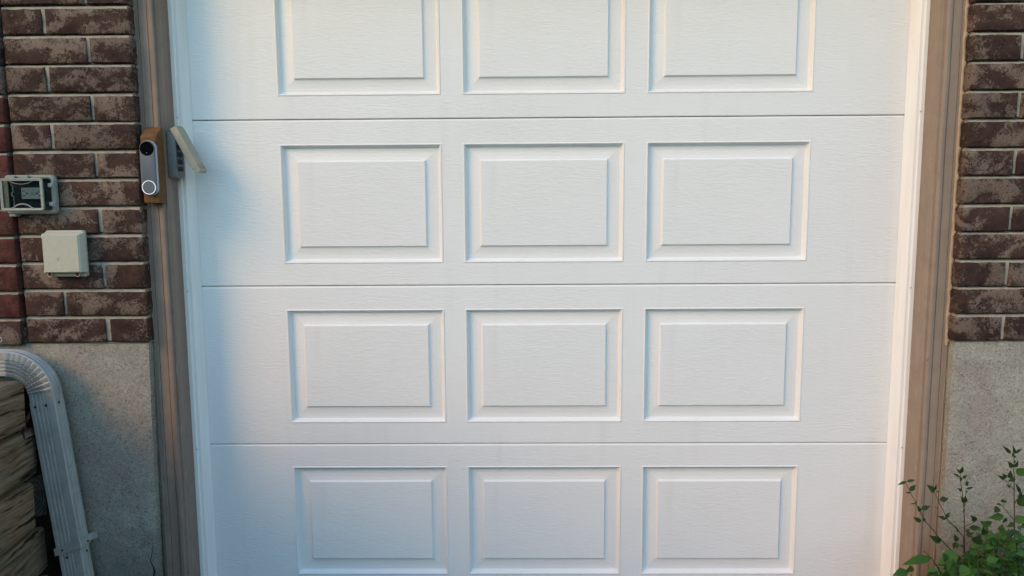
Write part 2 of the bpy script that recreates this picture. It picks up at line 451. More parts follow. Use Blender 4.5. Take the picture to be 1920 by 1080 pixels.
# ------------------------------------------------------------------ door frame: jambs, brick mould, stops, caulk
frame = thing('door_frame', 'taupe painted wooden frame with white weather stops around the garage door', 'door frame')
Z_HEAD = 2.125
MOULD = [(1.240, -0.100), (1.2385, -0.1235), (1.2195, -0.1250), (1.2188, -0.1225), (1.2178, -0.1225), (1.2170, -0.1255), (1.1925, -0.1270),
         (1.1920, -0.1235), (1.1912, -0.1235), (1.1905, -0.1280), (1.1870, -0.1300), (1.1800, -0.1310), (1.1755, -0.1300), (1.1738, -0.1270), (1.1735, -0.100)]
STOP = [(1.1675, -0.0420), (1.1560, -0.0425), (1.1550, -0.0415), (1.1545, -0.0365), (1.1450, -0.0368), (1.1430, -0.0355), (1.1350, -0.0160), (1.1275, -0.0012),
        (1.1295, -0.0006), (1.1370, -0.0140), (1.1430, -0.0240), (1.1560, -0.0240), (1.1675, -0.0300)]
for s, wood, seed in ((-1, M['brown_worn'], 1), (1, M['brown'], 2)):
    obj('jamb', prism([(s * x, y) for x, y in ((1.168, -0.1180), (1.168, 0.030), (1.232, 0.030), (1.232, -0.1180))], -0.012, Z_HEAD, 1), wood, frame)
    obj('brick_mould', prism([(s * x, y) for x, y in MOULD], -0.012, Z_HEAD + 0.04, 30, 0.0012, seed), wood, frame)
    st = obj('weather_stop', prism([(s * x, y) for x, y in STOP], 0.0, Z_HEAD - 0.002, 1), M['vinyl'], frame)
    for z in (0.03, 0.530, 1.055, 1.604, 2.05):
        b = bmesh.new(); cyl(b, (s * 1.1563, -0.0418, z), (0, -1, 0), 0.0032, 0.0022, 10, 0.0018)
        obj('screw', b, M['screw'], st, True, 40)
box_head = newbox(-1.232, 1.232, -0.118, 0.03, Z_HEAD + 0.001, Z_HEAD + 0.04)
obj('head_jamb', box_head, M['brown'], frame)
obj('head_stop', newbox(-1.142, 1.142, -0.042, -0.002, Z_HEAD - 0.045, Z_HEAD - 0.003, 0.003), M['vinyl'], frame)
def caulk(s, z0, z1, mat, seed, x_in, x_out, yb, course=None, zref=0):
    bm = bmesh.new(); n = 150; rings = []
    for k in range(n + 1):
        z = z0 + (z1 - z0) * k / n
        q = mnoise.noise(Vector((seed, z * 22, 0))); q2 = mnoise.noise(Vector((seed + 5, z * 70, 0)))
        lump = 0.0
        if course:
            ph = ((z - zref) / course) % 1.0
            lump = 0.0050 * math.exp(-((ph - 0.93) / 0.07) ** 2)
        xi = x_in + 0.0035 * q + 0.0008 * q2; xo = x_out + 0.0016 * q2 + lump
        yf = yb - 0.006 - 0.0028 * q - lump * 0.8
        rings.append([bm.verts.new((s * x, y, z)) for x, y in ((xi, yb + 0.006), (xi, yb), (xi * .55 + xo * .45, yf), (xo - 0.002, yf + 0.001), (xo, yb), (xo, yb + 0.006))])
    for k in range(n):
        for i in range(6):
            j = (i + 1) % 6; bm.faces.new((rings[k][i], rings[k][j], rings[k + 1][j], rings[k + 1][i]))
    bm.faces.new(rings[0][::-1]); bm.faces.new(rings[-1])
    return bm
obj('caulk_bead', caulk(1, 0.885, 2.1, M['caulk'], 3, 1.2245, 1.2355, -0.1225, 0.0831, 0.906), M['caulk'], frame, True, 35)
obj('caulk_bead', caulk(1, -0.01, 0.884, M['caulk'], 4, 1.2300, 1.2375, -0.1200), M['brown'], frame, True, 35)
obj('caulk_bead', caulk(-1, 0.885, 2.1, M['caulk'], 6, 1.2260, 1.2345, -0.1215, 0.0839, 0.912), M['brown_worn'], frame, True, 35)
obj('caulk_bead', caulk(-1, -0.01, 0.884, M['caulk'], 8, 1.2300, 1.2480, -0.1180), M['caulk_dark'], frame, True, 35)

# ------------------------------------------------------------------ brick walls
brick_cache = {}
def brick_mesh(w, h, d, seed, nx, nz, soft):
    bm = bmesh.new(); R = random.Random(seed)
    F = [[None] * (nz + 1) for _ in range(nx + 1)]
    B = {}
    for i in range(nx + 1):
        for k in range(nz + 1):
            x = w * i / nx; z = h * k / nz
            e = i in (0, nx) or k in (0, nz)
            p = Vector((x * 9 + seed * 3.1, z * 9, seed))
            y = 0.0012 * mnoise.noise(p * 6) + 0.0008 * mnoise.noise(p * 17)
            if e:
                y += soft * 0.9 + R.uniform(0, 0.0012)
                if k == 0: z += R.uniform(-0.0004, 0.0016)
                if k == nz: z -= R.uniform(-0.0004, 0.0014)
                if i == 0: x += R.uniform(-0.0003, 0.0012)
                if i == nx: x -= R.uniform(-0.0003, 0.0012)
            else:
                if i == 1: x = soft + R.uniform(0, .001)
                if i == nx - 1: x = w - soft - R.uniform(0, .001)
                if k == 1: z = soft + R.uniform(0, .001)
                if k == nz - 1: z = h - soft - R.uniform(0, .001)
            F[i][k] = bm.verts.new((x, y, z))
    for i in range(nx):
        for k in range(nz): bm.faces.new((F[i][k], F[i + 1][k], F[i + 1][k + 1], F[i][k + 1]))
    per = [F[i][0] for i in range(nx)] + [F[nx][k] for k in range(nz)] + [F[i][nz] for i in range(nx, 0, -1)] + [F[0][k] for k in range(nz, 0, -1)]
    bk = [bm.verts.new((v.co.x, d, v.co.z)) for v in per]
    for i in range(len(per)):
        j = (i + 1) % len(per); bm.faces.new((per[i], per[j], bk[j], bk[i]))
    bm.faces.new(bk)
    bmesh.ops.recalc_face_normals(bm, faces=bm.faces)
    me = bpy.data.meshes.new('brick'); bm.to_mesh(me); bm.free()
    for p in me.polygons: p.use_smooth = True
    me.set_sharp_from_angle(angle=math.radians(50))
    return me
def lay(root, x0, x1, z0, yf, mat, h=0.0725, soft=0.003, depth=0.09):
    w = x1 - x0
    key = (round(w, 3), mat.name, rnd.randrange(5), soft)
    if key not in brick_cache:
        me = brick_mesh(w, h, depth, len(brick_cache) + 1, max(5, int(w / 0.012)), 6, soft); me.materials.append(mat); brick_cache[key] = me
    o = bpy.data.objects.new('brick', brick_cache[key]); COL.objects.link(o); o.parent = root
    o.location = (x0 + rnd.uniform(-.0008, .0008), yf + rnd.uniform(-.0022, .0012), z0 + rnd.uniform(-.0007, .0007))
    o.rotation_euler = (0, rnd.uniform(-.003, .003), rnd.uniform(-.003, .003))
    return o
YB = -0.16
WG = 'brick walls of the house'
pier = thing('brick_wall', 'dark brown brick pier left of the door frame, with the outlet and the ivory box', 'brick wall', group=WG)
cz = 0.08386
for i in range(-7, 12):
    z = 1.8345 - cz * i
    if i % 2 == 0: spans = [(-1.607, -1.4885), (-1.4785, -1.229)]
    else: spans = [(-1.607, -1.3625), (-1.3525, -1.229)]
    if i == 11: spans = [(-1.607, -1.3640), (-1.3500, -1.231)]
    for a, b in spans: lay(pier, a, b, z, YB, M['brick'], soft=0.0024)
def mortar_bm(x0, x1, z0, z1, yf, yb, seed, zref, course, hb):
    """joints struck back under each brick and flush with the top of the brick below"""
    bm = bmesh.new(); nx = max(4, int((x1 - x0) / 0.012)); zs = []
    k = -20
    zz = [z0]
    while True:
        zb = zref + course * k                           # underside of a brick
        if zb > z1 + course: break
        for dz, dy in ((-(course - hb) - 0.0025, -0.0030), (-(course - hb) * 0.62, -0.0012), (-(course - hb) * 0.30, 0.0045), (-0.0010, 0.0110), (0.0012, 0.0115), (0.0045, 0.0008), (hb * .5, 0.0005)):
            if z0 < zb + dz < z1: zs.append((zb + dz, dy))
        k += 1
    zs = [(z0, 0.0)] + zs + [(z1, 0.0)]; nz = len(zs) - 1
    def P(i, k):
        z, dy = zs[k]; x = x0 + (x1 - x0) * i / nx
        q = mnoise.noise(Vector((x * 40, z * 40, seed))); q2 = mnoise.noise(Vector((x * 120, z * 120, seed)))
        return (x, yf + dy + 0.0020 * q + 0.0012 * q2, z + 0.0012 * q)
    g = [[bm.verts.new(P(i, k)) for k in range(nz + 1)] for i in range(nx + 1)]
    for i in range(nx):
        for k in range(nz): bm.faces.new((g[i][k], g[i + 1][k], g[i + 1][k + 1], g[i][k + 1]))
    per = [g[i][0] for i in range(nx)] + [g[nx][k] for k in range(nz)] + [g[i][nz] for i in range(nx, 0, -1)] + [g[0][k] for k in range(nz, 0, -1)]
    bk = [bm.verts.new((v.co.x, yb, v.co.z)) for v in per]
    for i in range(len(per)):
        j = (i + 1) % len(per); bm.faces.new((per[i], per[j], bk[j], bk[i]))
    bm.faces.new(bk)
    return bm
obj('mortar', mortar_bm(-1.6085, -1.236, 0.9075, 2.48, YB + 0.0065, -0.04, 1, 1.8345, cz, 0.0725), M['mortar'], pier, True, 40)

red = thing('brick_wall', 'reddish brick wall at the far left edge, standing proud of the brown pier', 'brick wall', group=WG)
for i in range(-7, 12):
    z = 1.8295 - cz * i
    x_end = -1.6165
    m_ = M['red'] if i in (3, 4, 5, 6, 7, 8, 9, 10) else M['brick']
    if i % 2: spans = [(x_end - 0.118, x_end), (x_end - 0.374, x_end - 0.128)]
    else: spans = [(x_end - 0.246, x_end), (x_end - 0.374, x_end - 0.256)]
    for a, b in spans: lay(red, a, b, z, YB - 0.011, m_, h=0.0735, soft=0.0026, depth=0.06)
obj('mortar', mortar_bm(-1.99, -1.6225, 0.9075, 2.48, YB - 0.003, -0.1, 5, 1.8295, cz, 0.0735), M['mortar'], red, True, 40)

rp = thing('brick_wall', 'dark brown brick wall right of the door frame, above the grey foundation with weeds', 'brick wall', group=WG)
cz2 = 0.08308
for i in range(-6, 13):
    z = 1.9027 - cz2 * i
    if i % 2 == 0: spans = [(1.2345, 1.3765), (1.3865, 1.632), (1.642, 1.888)]
    else: spans = [(1.2345, 1.480), (1.490, 1.736), (1.746, 1.888)]
    for a, b in spans: lay(rp, a, b, z, YB, M['brick'], h=0.0722, soft=0.0026)
obj('mortar', mortar_bm(1.2415, 1.886, 0.9015, 2.48, YB + 0.0065, -0.04, 9, 1.9027, cz2, 0.0722), M['mortar'], rp, True, 40)
head = thing('brick_wall', 'dark brick courses over the top of the garage door', 'brick wall', group=WG)
for i in range(3):
    z = 2.20 + 0.0835 * i; x = -1.229 + (0.12 if i % 2 else 0)
    if i % 2: lay(head, -1.229, -1.119, z, YB, M['brick'])
    while x < 1.0: lay(head, x, min(x + 0.246, 1.234), z, YB, M['brick']); x += 0.256
    lay(head, x, 1.232, z, YB, M['brick'])
obj('mortar', mortar_bm(-1.228, 1.234, 2.19, 2.45, YB + 0.0065, -0.06, 13, 2.2, 0.0835, 0.0725), M['mortar'], head, True, 40)
obj('lintel', newbox(-1.30, 1.30, -0.150, -0.06, 2.176, 2.188), M['brown'], head)

# ------------------------------------------------------------------ foundations
def foundation(label, x0, x1, z1, yf, seed, flip):
    bm = bmesh.new()
    nx = int(abs(x1 - x0) / 0.016); nz = int((z1 + 0.1) / 0.016)
    def P(i, k):
        x = x0 + (x1 - x0) * i / nx; z = -0.1 + (z1 + 0.1) * k / nz
        y = yf + 0.0028 * mnoise.noise(Vector((x * 14, z * 14, seed))) + 0.0014 * mnoise.noise(Vector((x * 60, z * 60, seed)))
        lean = -0.020 * (1 - z / z1) if flip < 0 else 0.0
        if i == nx: y += 0.0025
        return (x + (lean if i > nx - 3 else 0) + (0.0022 * mnoise.noise(Vector((z * 40, 3, seed))) if i == nx else 0), y, z)
    g = [[bm.verts.new(P(i, k)) for k in range(nz + 1)] for i in range(nx + 1)]
    for i in range(nx):
        for k in range(nz): bm.faces.new((g[i][k], g[i + 1][k], g[i + 1][k + 1], g[i][k + 1]))
    per = [g[i][0] for i in range(nx)] + [g[nx][k] for k in range(nz)] + [g[i][nz] for i in range(nx, 0, -1)] + [g[0][k] for k in range(nz, 0, -1)]
    bk = [bm.verts.new((v.co.x, -0.03, v.co.z)) for v in per]
    for i in range(len(per)):
        j = (i + 1) % len(per); bm.faces.new((per[i], per[j], bk[j], bk[i]))
    bm.faces.new(bk)
    o = obj('foundation_wall', bm, M['concrete'], None, True, 45)
    tag(o, label, 'foundation', 'concrete foundations under the brick')
    return o
fl = foundation('rough grey concrete foundation behind the downspout, left of the door', -2.3, -1.238, 0.9065, -0.152, 2, -1)
fr = foundation('rough grey concrete foundation behind the green weeds, right of the door', 1.95, 1.240, 0.9005, -0.152, 6, 1)
# crack near the foot of the left foundation
bm = bmesh.new()
cp = [(289, 1018), (290.5, 1030), (287.5, 1046), (286, 1052), (291, 1062), (294, 1070), (292, 1082), (295, 1100)]
ws = [0.6, 1.0, 1.2, 1.8, 2.4, 4.0, 3.4, 2.0]
L_, R_ = [], []
for (u, v), w in zip(cp, ws):
    p = at(u - 4, v, -0.1545); L_.append(bm.verts.new(p + Vector((-w * .0008, 0, 0)))); R_.append(bm.verts.new(p + Vector((w * .0008, -0.0006, 0))))
for i in range(len(L_) - 1): bm.faces.new((L_[i], R_[i], R_[i + 1], L_[i + 1]))
c_ = obj('crack', bm, M['dark'], fl)

# ------------------------------------------------------------------ video doorbell on its cedar wedge
bell = thing('video_doorbell', 'grey video doorbell with round white-ringed button on a wooden wedge', 'doorbell')
bx = -1.1875
def block_bm():
    bm = bmesh.new()
    prof = [(-0.1275, 1.336), (-0.1720, 1.338), (-0.1735, 1.345), (-0.1735, 1.532), (-0.1705, 1.537), (-0.1275, 1.568)]
    a = [bm.verts.new((bx - 0.0245, y, z)) for y, z in prof]; b = [bm.verts.new((bx + 0.0215, y, z)) for y, z in prof]
    for i in range(len(prof)):
        j = (i + 1) % len(prof); bm.faces.new((a[i], a[j], b[j], b[i]))
    bm.faces.new(a); bm.faces.new(b[::-1])
    bmesh.ops.bevel(bm, geom=bm.edges[:], offset=0.0012, segments=1, affect='EDGES')
    return bm
obj('mounting_block', block_bm(), M['cedar'], bell)
def pill_bm(cx, cz, r, hh, y0, y1, bev, n=16):
    """upright pill: half height hh of the straight part, from y0 (back) to y1 (front)"""
    bm = bmesh.new(); rings = []
    for y, rr in ((y0, r), (y1 + bev, r), (y1 + bev * 0.35, r - bev * 0.35), (y1, r - bev)):
        ring = []
        for i in range(2 * n):
            t = math.pi * i / n
            ring.append(bm.verts.new((cx + rr * math.cos(t), y, cz + rr * math.sin(t) + (hh if i < n or i == 0 else -hh))))
        rings.append(ring)
    for a, b in zip(rings, rings[1:]):
        for i in range(2 * n):
            j = (i + 1) % (2 * n); bm.faces.new((a[i], a[j], b[j], b[i]))
    bm.faces.new(rings[0][::-1]); bm.faces.new(rings[-1])
    return bm
bell_c = bx + 0.0000; zb0, zb1 = 1.361, 1.5215
r_ = 0.0232
obj('rim', pill_bm(bell_c, (zb0 + zb1) / 2, r_ + 0.0008, (zb1 - zb0) / 2 - r_, -0.1737, -0.1840, 0.002), M['bell_rim'], bell, True, 30)
obj('housing', pill_bm(bell_c, (zb0 + zb1) / 2, r_, (zb1 - zb0) / 2 - r_, -0.1750, -0.1875, 0.0022), M['bell'], bell, True, 30)
b = bmesh.new(); cyl(b, (bell_c, -0.1873, zb1 - r_), (0, -1, 0), 0.0212, 0.0014, 32, 0.0205)
w = obj('camera_window', b, M['lens'], bell, True, 30)
b = bmesh.new(); cyl(b, (bell_c, -0.1887, zb1 - r_ - 0.0125), (0, -1, 0), 0.0010, 0.0004, 8)
obj('light_sensor', b, M['screw'], w)
b = bmesh.new(); cyl(b, (bell_c, -0.1873, zb0 + r_), (0, -1, 0), 0.0182, 0.0014, 32, 0.0176)
btn = obj('button', b, M['bell'], bell, True, 30)
b = bmesh.new(); n = 40; ri, ro = 0.0188, 0.0206
rings = []
for rr, y in ((ri, -0.1870), (ri, -0.1891), (ro, -0.1891), (ro, -0.1870)):
    rings.append([b.verts.new((bell_c + rr * math.cos(2 * math.pi * i / n), y, zb0 + r_ + rr * math.sin(2 * math.pi * i / n))) for i in range(n)])
for q in range(4):
    a, c = rings[q], rings[(q + 1) % 4]
    for i in range(n):
        j = (i + 1) % n; b.faces.new((a[i], a[j], c[j], c[i]))
ringm = MT('lit_ring', 0.4); ringm.color((0.85, 0.86, 0.88)); ringm.p.inputs['Emission Color'].default_value = (0.9, 0.95, 1, 1); ringm.p.inputs['Emission Strength'].default_value = 0.12
obj('light_ring', b, ringm.m, btn)

# ------------------------------------------------------------------ keypad on the left jamb
kp = thing('garage_keypad', 'small grey keypad on the left jamb with beige cover flipped open', 'keypad')
b = newbox(-1.1668, -1.139, -0.104, -0.058, 1.415, 1.555, 0.003, 2)
obj('keypad_body', b, M['keypad'], kp, True, 40)
for r in range(4):
    for c in range(3): obj('key', newbox(-1.1392, -1.1370, -0.098 + c * 0.0125, -0.0885 + c * 0.0125, 1.435 + r * 0.022, 1.449 + r * 0.022, 0.0006), M['dark'], kp)
b = bmesh.new()      # cover: a shallow tray with a rounded lower lip
L = 0.150
box(b, 0.008, 0.012, 0, 0.046, -L + 0.012, 0.004)                    # plate
box(b, -0.010, 0.012, -0.004, 0, -L + 0.018, 0.006, 0.0012)          # front wall
box(b, -0.010, 0.012, 0.046, 0.050, -L + 0.018, 0.006, 0.0012)       # rear wall
box(b, -0.010, 0.012, 0.0005, 0.0455, 0.0045, 0.0085)                # top wall
cyl(b, (0.004, -0.004, -L + 0.012), (0, 1, 0), 0.0085, 0.054, 16)    # lip
box(b, 0.000, 0.012, -0.0035, 0.0495, -L + 0.012, -L + 0.03, 0.001)
cv = obj('cover', b, M['keypad_cover'], kp, True, 35)
cv.location = (-1.140, -0.106, 1.560); cv.rotation_euler = (0, -math.radians(26.5), 0)

# ------------------------------------------------------------------ outdoor outlet with clear cover
def rrect(x0, x1, z0, z1, r, n=5):
    pts = []
    for cx, cz_, a0 in ((x1 - r, z1 - r, 0), (x0 + r, z1 - r, 90), (x0 + r, z0 + r, 180), (x1 - r, z0 + r, 270)):
        for i in range(n + 1):
            t = math.radians(a0 + 90 * i / n); pts.append((cx + r * math.cos(t), cz_ + r * math.sin(t)))
    return pts
def slab(loops, cap0=True, cap1=True):
    """loops: list of (points, y)"""
    bm = bmesh.new(); rings = [[bm.verts.new((x, y, z)) for x, z in pts] for pts, y in loops]
    for a, b in zip(rings, rings[1:]):
        for i in range(len(a)):
            j = (i + 1) % len(a); bm.faces.new((a[i], a[j], b[j], b[i]))
    if cap0: bm.faces.new(rings[0][::-1])
    if cap1: bm.faces.new(rings[-1])
    return bm
out = thing('outdoor_outlet', 'outdoor socket under a clear plastic cover on the dark brick', 'outlet')
X0, X1, Z0, Z1 = -1.640, -1.486, 1.307, 1.424
obj('back_flange', slab([(rrect(X0, X1, Z0, Z1, .014), -0.166), (rrect(X0, X1, Z0, Z1, .014), -0.176), (rrect(X0 + .003, X1 - .003, Z0 + .003, Z1 - .003, .012), -0.180),
                         (rrect(X0 + .012, X1 - .012, Z0 + .012, Z1 - .012, .008), -0.180), (rrect(X0 + .012, X1 - .012, Z0 + .012, Z1 - .012, .008), -0.1755)], True, False), M['frame_plastic'], out, True, 40)
obj('back_plate', slab([(rrect(X0 + .0105, X1 - .0105, Z0 + .0105, Z1 - .0105, .008), -0.1700), (rrect(X0 + .0105, X1 - .0105, Z0 + .0105, Z1 - .0105, .008), -0.1740)]), M['inner'], out)
rc = obj('receptacle', newbox(-1.588, -1.522, -0.182, -0.1742, 1.352, 1.386, 0.0015), M['receptacle'], out)
for cx in (-1.580, -1.531):
    for dz in (-.007, .007): obj('slot', newbox(cx - .0045, cx + .0045, -0.1828, -0.1818, 1.369 + dz - .0011, 1.369 + dz + .0011), M['dark'], rc)
    b = bmesh.new(); cyl(b, (cx + (.009 if cx < -1.56 else -.009), -0.1818, 1.369), (0, -1, 0), 0.0027, 0.001, 10); obj('ground_hole', b, M['dark'], rc)
for xa, xb in ((-1.560, -1.5535), (-1.550, -1.5455)): obj('reset_button', newbox(xa, xb, -0.1834, -0.1818, 1.3645, 1.3735, 0.0005), M['frame_plastic'], rc)
# clear bubble: sloping sides, framed front with a thumb arch
fx0, fx1, fz0, fz1 = -1.631, -1.502, 1.318, 1.413
obj('bubble_side', slab([(rrect(fx0 - .003, fx1 + .006, fz0 - .004, fz1 + .004, .011), -0.1802), (rrect(fx0, fx1, fz0, fz1, .009), -0.2095)], False, False), M['clear'], out, True, 40)
fr_o, fr_i = rrect(fx0, fx1, fz0, fz1, .008), rrect(fx0 + .0085, fx1 - .0085, fz0 + .0075, fz1 - .0075, .003)
obj('cover_frame', slab([(fr_i, -0.2090), (fr_o, -0.2090), (fr_o, -0.2125), (rrect(fx0 + .0015, fx1 - .0015, fz0 + .0015, fz1 - .0015, .007), -0.2140), (fr_i, -0.2130), (fr_i, -0.2090)], False, False), M['frame_plastic'], out, True, 40)
obj('cover_window', slab([(fr_i, -0.2098), (fr_i, -0.2112)]), M['clear'], out)
b = bmesh.new(); pts = []
cx, cz_ = (fx0 + fx1) / 2, fz0 + .0065
tube(b, [(cx + x, -0.2122, cz_ + z) for x, z in ((-.036, 0), (-.028, .0015), (-.019, .0085), (-.009, .0122), (0, .013), (.009, .0122), (.019, .0085), (.028, .0015), (.036, 0))], [0.0018] * 9, 6)
obj('thumb_arch', b, M['frame_plastic'], out, True)
b = bmesh.new()
tube(b, [(cx + x, -0.2106, fz1 - .0085 - z) for x, z in ((-.034, 0), (-.02, .0062), (0, .009), (.02, .0062), (.034, 0))], [0.0010] * 5, 5)
obj('upper_arch', b, M['frame_plastic'], out, True)
for z in (1.337, 1.3925):
    b = newbox(-1.4985, -1.4865, -0.196, -0.180, z - .006, z + .006, 0.002)
    cyl(b, (-1.4885, -0.186, z - .009), (0, 0, 1), 0.0035, 0.018, 10)
    obj('hinge', b, M['receptacle'], out, True, 40)
for x in (-1.604, -1.564):
    obj('clip', newbox(x - .006, x + .006, -0.192, -0.180, 1.4135, 1.4215, 0.0015), M['frame_plastic'], out)
obj('latch', newbox(-1.625, -1.604, -0.190, -0.166, 1.3005, 1.3078, 0.0015), M['frame_plastic'], out)
b = bmesh.new(); R2 = random.Random(5)                      # crumpled cobweb strip seen inside, at the left
tube(b, [(-1.6125 + R2.uniform(-.004, .004), -0.184, 1.328 + .0062 * i) for i in range(13)], [R2.uniform(.0008, .0022) for _ in range(13)], 5)
obj('gasket_strip', b, M['receptacle'], out, True)

for c in out.children: c.location.x += 0.012

# ------------------------------------------------------------------ ivory junction box
jb = thing('junction_box', 'ivory square plastic box with red plugs, below the clear outlet cover', 'box')
obj('base_plate', newbox(-1.512, -1.398, -0.184, -0.163, 1.1185, 1.2580, 0.003), M['jbox'], jb)
cx0, cx1, cz0, cz1 = -1.509, -1.3975, 1.133, 1.247
bm = slab([(rrect(cx0 - .001, cx1 + .008, cz0 - .001, cz1 + .007, .002, 2), -0.1842), (rrect(cx0 - .001, cx1 + .008, cz0 - .001, cz1 + .007, .002, 2), -0.188), (rrect(cx0, cx1 + .001, cz0, cz1, .002, 2), -0.206), (rrect(cx0 + .002, cx1 - .002, cz0 + .002, cz1 - .002, .002, 2), -0.2085)])
cvj = obj('cover', bm, M['jbox'], jb)
obj('raised_band', newbox(cx0 + .0745, cx1 - .003, -0.2098, -0.2086, cz0 + .003, cz1 - .003, 0.0005), M['jbox'], cvj)
b = bmesh.new(); cyl(b, (-1.466, -0.2083, 1.176), (0, -1, 0), 0.0052, 0.0014, 18, 0.0046)
pl = obj('screw_cap', b, M['jbox'], cvj, True, 40)
obj('screw_slot', newbox(-1.4685, -1.4635, -0.2103, -0.2095, 1.1752, 1.1768), M['frame_plastic'], cvj)
for x in (-1.502, -1.4185):
    b = bmesh.new(); cyl(b, (x, -0.172, 1.1265), (0, -1, 0), 0.0078, 0.021, 18)
    obj('plug_socket', b, M['jbox'], jb, True, 40)
    b = bmesh.new(); cyl(b, (x, -0.1925, 1.1265), (0, -1, 0), 0.0056, 0.0012, 16)
    obj('plug', b, M['redplug'], jb, True, 40)
for z in (1.139, 1.243):
    b = bmesh.new(); cyl(b, (cx0 - .001, -0.200, z - .007), (0.15, 0, 1), 0.0042, 0.013, 10)
    obj('hinge', b, M['jbox'], jb, True, 40)
b = bmesh.new(); vs = [b.verts.new(p) for p in ((-1.398, -0.192, 1.196), (-1.3855, -0.188, 1.189), (-1.398, -0.192, 1.180), (-1.398, -0.178, 1.196), (-1.389, -0.178, 1.189), (-1.398, -0.178, 1.180))]
for f in ((0, 1, 2), (5, 4, 3), (0, 3, 4, 1), (1, 4, 5, 2), (2, 5, 3, 0)): b.faces.new([vs[i] for i in f])
obj('latch', b, M['jbox'], jb)

# ------------------------------------------------------------------ downspout
ds = thing('downspout', 'grey fluted metal downspout with ribbed elbow in front of the foundation', 'downspout')
WD, DD, YC = 0.0800, 0.048, -0.2125
def section():
    """(w, d): w outward, d towards the viewer (front = +)"""
    hw, hd = WD / 2, DD / 2; p = []
    def flute(a, b, n, depth):
        out_ = []
        for i in range(n):
            c = a + (b - a) * (i + .5) / n; s = abs(b - a) / n * (1 if b > a else -1)
            out_ += [(c - s * .30, 0.0), (c - s * .12, depth), (c + s * .12, depth), (c + s * .30, 0.0)]
        return out_
    p.append((-hw + .003, hd))
    for c, dep in flute(-hw + .010, hw - .022, 4, .0030): p.append((c, hd - dep))
    p += [(hw - .003, hd), (hw, hd - .003)]
    for c, dep in flute(hd - .012, -hd + .010, 2, .0026): p.append((hw - dep, c))
    p += [(hw, -hd + .003), (hw - .003, -hd), (-hw + .003, -hd), (-hw, -hd + .003), (-hw, hd - .003)]
    return p
SEC = section()
def sweep(frames, mod=None, scale=1.0):
    """frames: (x, z, nx, nz) centre and outward direction in the wall plane"""
    bm = bmesh.new(); rings = []
    for k, (x, z, nx, nz) in enumerate(frames):
        ring = []
        for w, d in SEC:
            w2, d2 = w * scale, d * scale
            if mod: w2, d2 = mod(k, w2, d2)
            ring.append(bm.verts.new((x + nx * w2, YC - d2, z + nz * w2)))
        rings.append(ring)
    for a, b in zip(rings, rings[1:]):
        for i in range(len(a)):
            j = (i + 1) % len(a); bm.faces.new((a[i], a[j], b[j], b[i]))
    bm.faces.new(rings[0][::-1]); bm.faces.new(rings[-1])
    return bm
lean = 0.099; ln = math.hypot(1, lean); TX, TZ = lean / ln, -1 / ln         # direction of the pipe, downwards
NX, NZ = -TZ, TX
P0 = Vector((-1.5300, 0.747))
def pipe_frames(s0, s1, n): return [(P0.x + TX * (s0 + (s1 - s0) * i / n), P0.y + TZ * (s0 + (s1 - s0) * i / n), NX, NZ) for i in range(n + 1)]
fr_ = [(-2.35, 0.8630, 0, 1), (-1.80, 0.8615, 0, 1)]
R = 0.101; turn = math.pi / 2 - math.atan(lean); cxz = (-1.6320, 0.8605 - R)
NP = 11; SUB = 4; N = NP * SUB
fr_.append((cxz[0] - 0.012, 0.8607, 0, 1))
for i in range(N + 1):
    a = math.pi / 2 - turn * i / N
    fr_.append((cxz[0] + R * math.cos(a), cxz[1] + R * math.sin(a), math.cos(a), math.sin(a)))
e = fr_[-1]; fr_.append((e[0] + TX * 0.034, e[1] + TZ * 0.034, NX, NZ))
def pleat(k, w, d):
    i = k - 3
    if 0 < i < N and d > DD * 0.3 and w < WD * 0.31:
        ph = (i % SUB)
        lift = (0.0, 0.0095, 0.0072, 0.0030)[ph]
        tap = 1.0 if w > -WD * .2 else 0.75
        edge = max(0.0, min(1.0, (WD * .31 - w) / .008))
        d += (lift - 0.002) * tap * edge + 0.0008 * mnoise.noise(Vector((k * 1.7, w * 300, 1)))
    elif 0 <= i <= N and w < -WD * .35:
        w += (0.0, 0.003, 0.002, 0.001)[i % SUB]
    return w, d
obj('elbow', sweep(fr_, pleat, 0.965), M['galv'], ds, True, 28)
obj('pipe', sweep(pipe_frames(0.004, 0.475, 2)), M['galv'], ds, True, 28)
obj('lower_pipe', sweep(pipe_frames(0.462, 0.80, 2), None, 0.93), M['galv'], ds, True, 28)
def on_pipe(s, w, d): return Vector((P0.x + TX * s + NX * w, YC - d, P0.y + TZ * s + NZ * w))
# strap: folded band with ears against the wall
bm = bmesh.new()
prof = [(-WD / 2 - .0045, -DD / 2), (-WD / 2 - .0045, DD / 2 + .002), (-WD / 2 - .002, DD / 2 + .0045), (WD / 2 + .002, DD / 2 + .0045), (WD / 2 + .0045, DD / 2 + .002), (WD / 2 + .0045, -DD / 2 - .004), (WD / 2 + .022, -DD / 2 - .006)]
loops = []
for off, ds_ in ((0.0, 0.0), (0.0, 0.023), (-0.0016, 0.023), (-0.0016, 0.0)):
    loop = []
    for i, (w, d) in enumerate(prof):
        cw = w + (off if w > 0 else -off) * (0 if i in (2, 3, 6) else 1); cdp = d + (off if i in (2, 3, 6) else 0)
        loop.append(bm.verts.new(on_pipe(0.455 + ds_ - w * .22, cw, cdp)))
    loops.append(loop)
for q_ in range(4):
    l0, l1 = loops[q_], loops[(q_ + 1) % 4]
    for i in range(len(prof) - 1): bm.faces.new((l0[i], l0[i + 1], l1[i + 1], l1[i]))
for e_ in (0, len(prof) - 1): bm.faces.new([l[e_] for l in loops])
st = obj('strap', bm, M['galv'], ds)
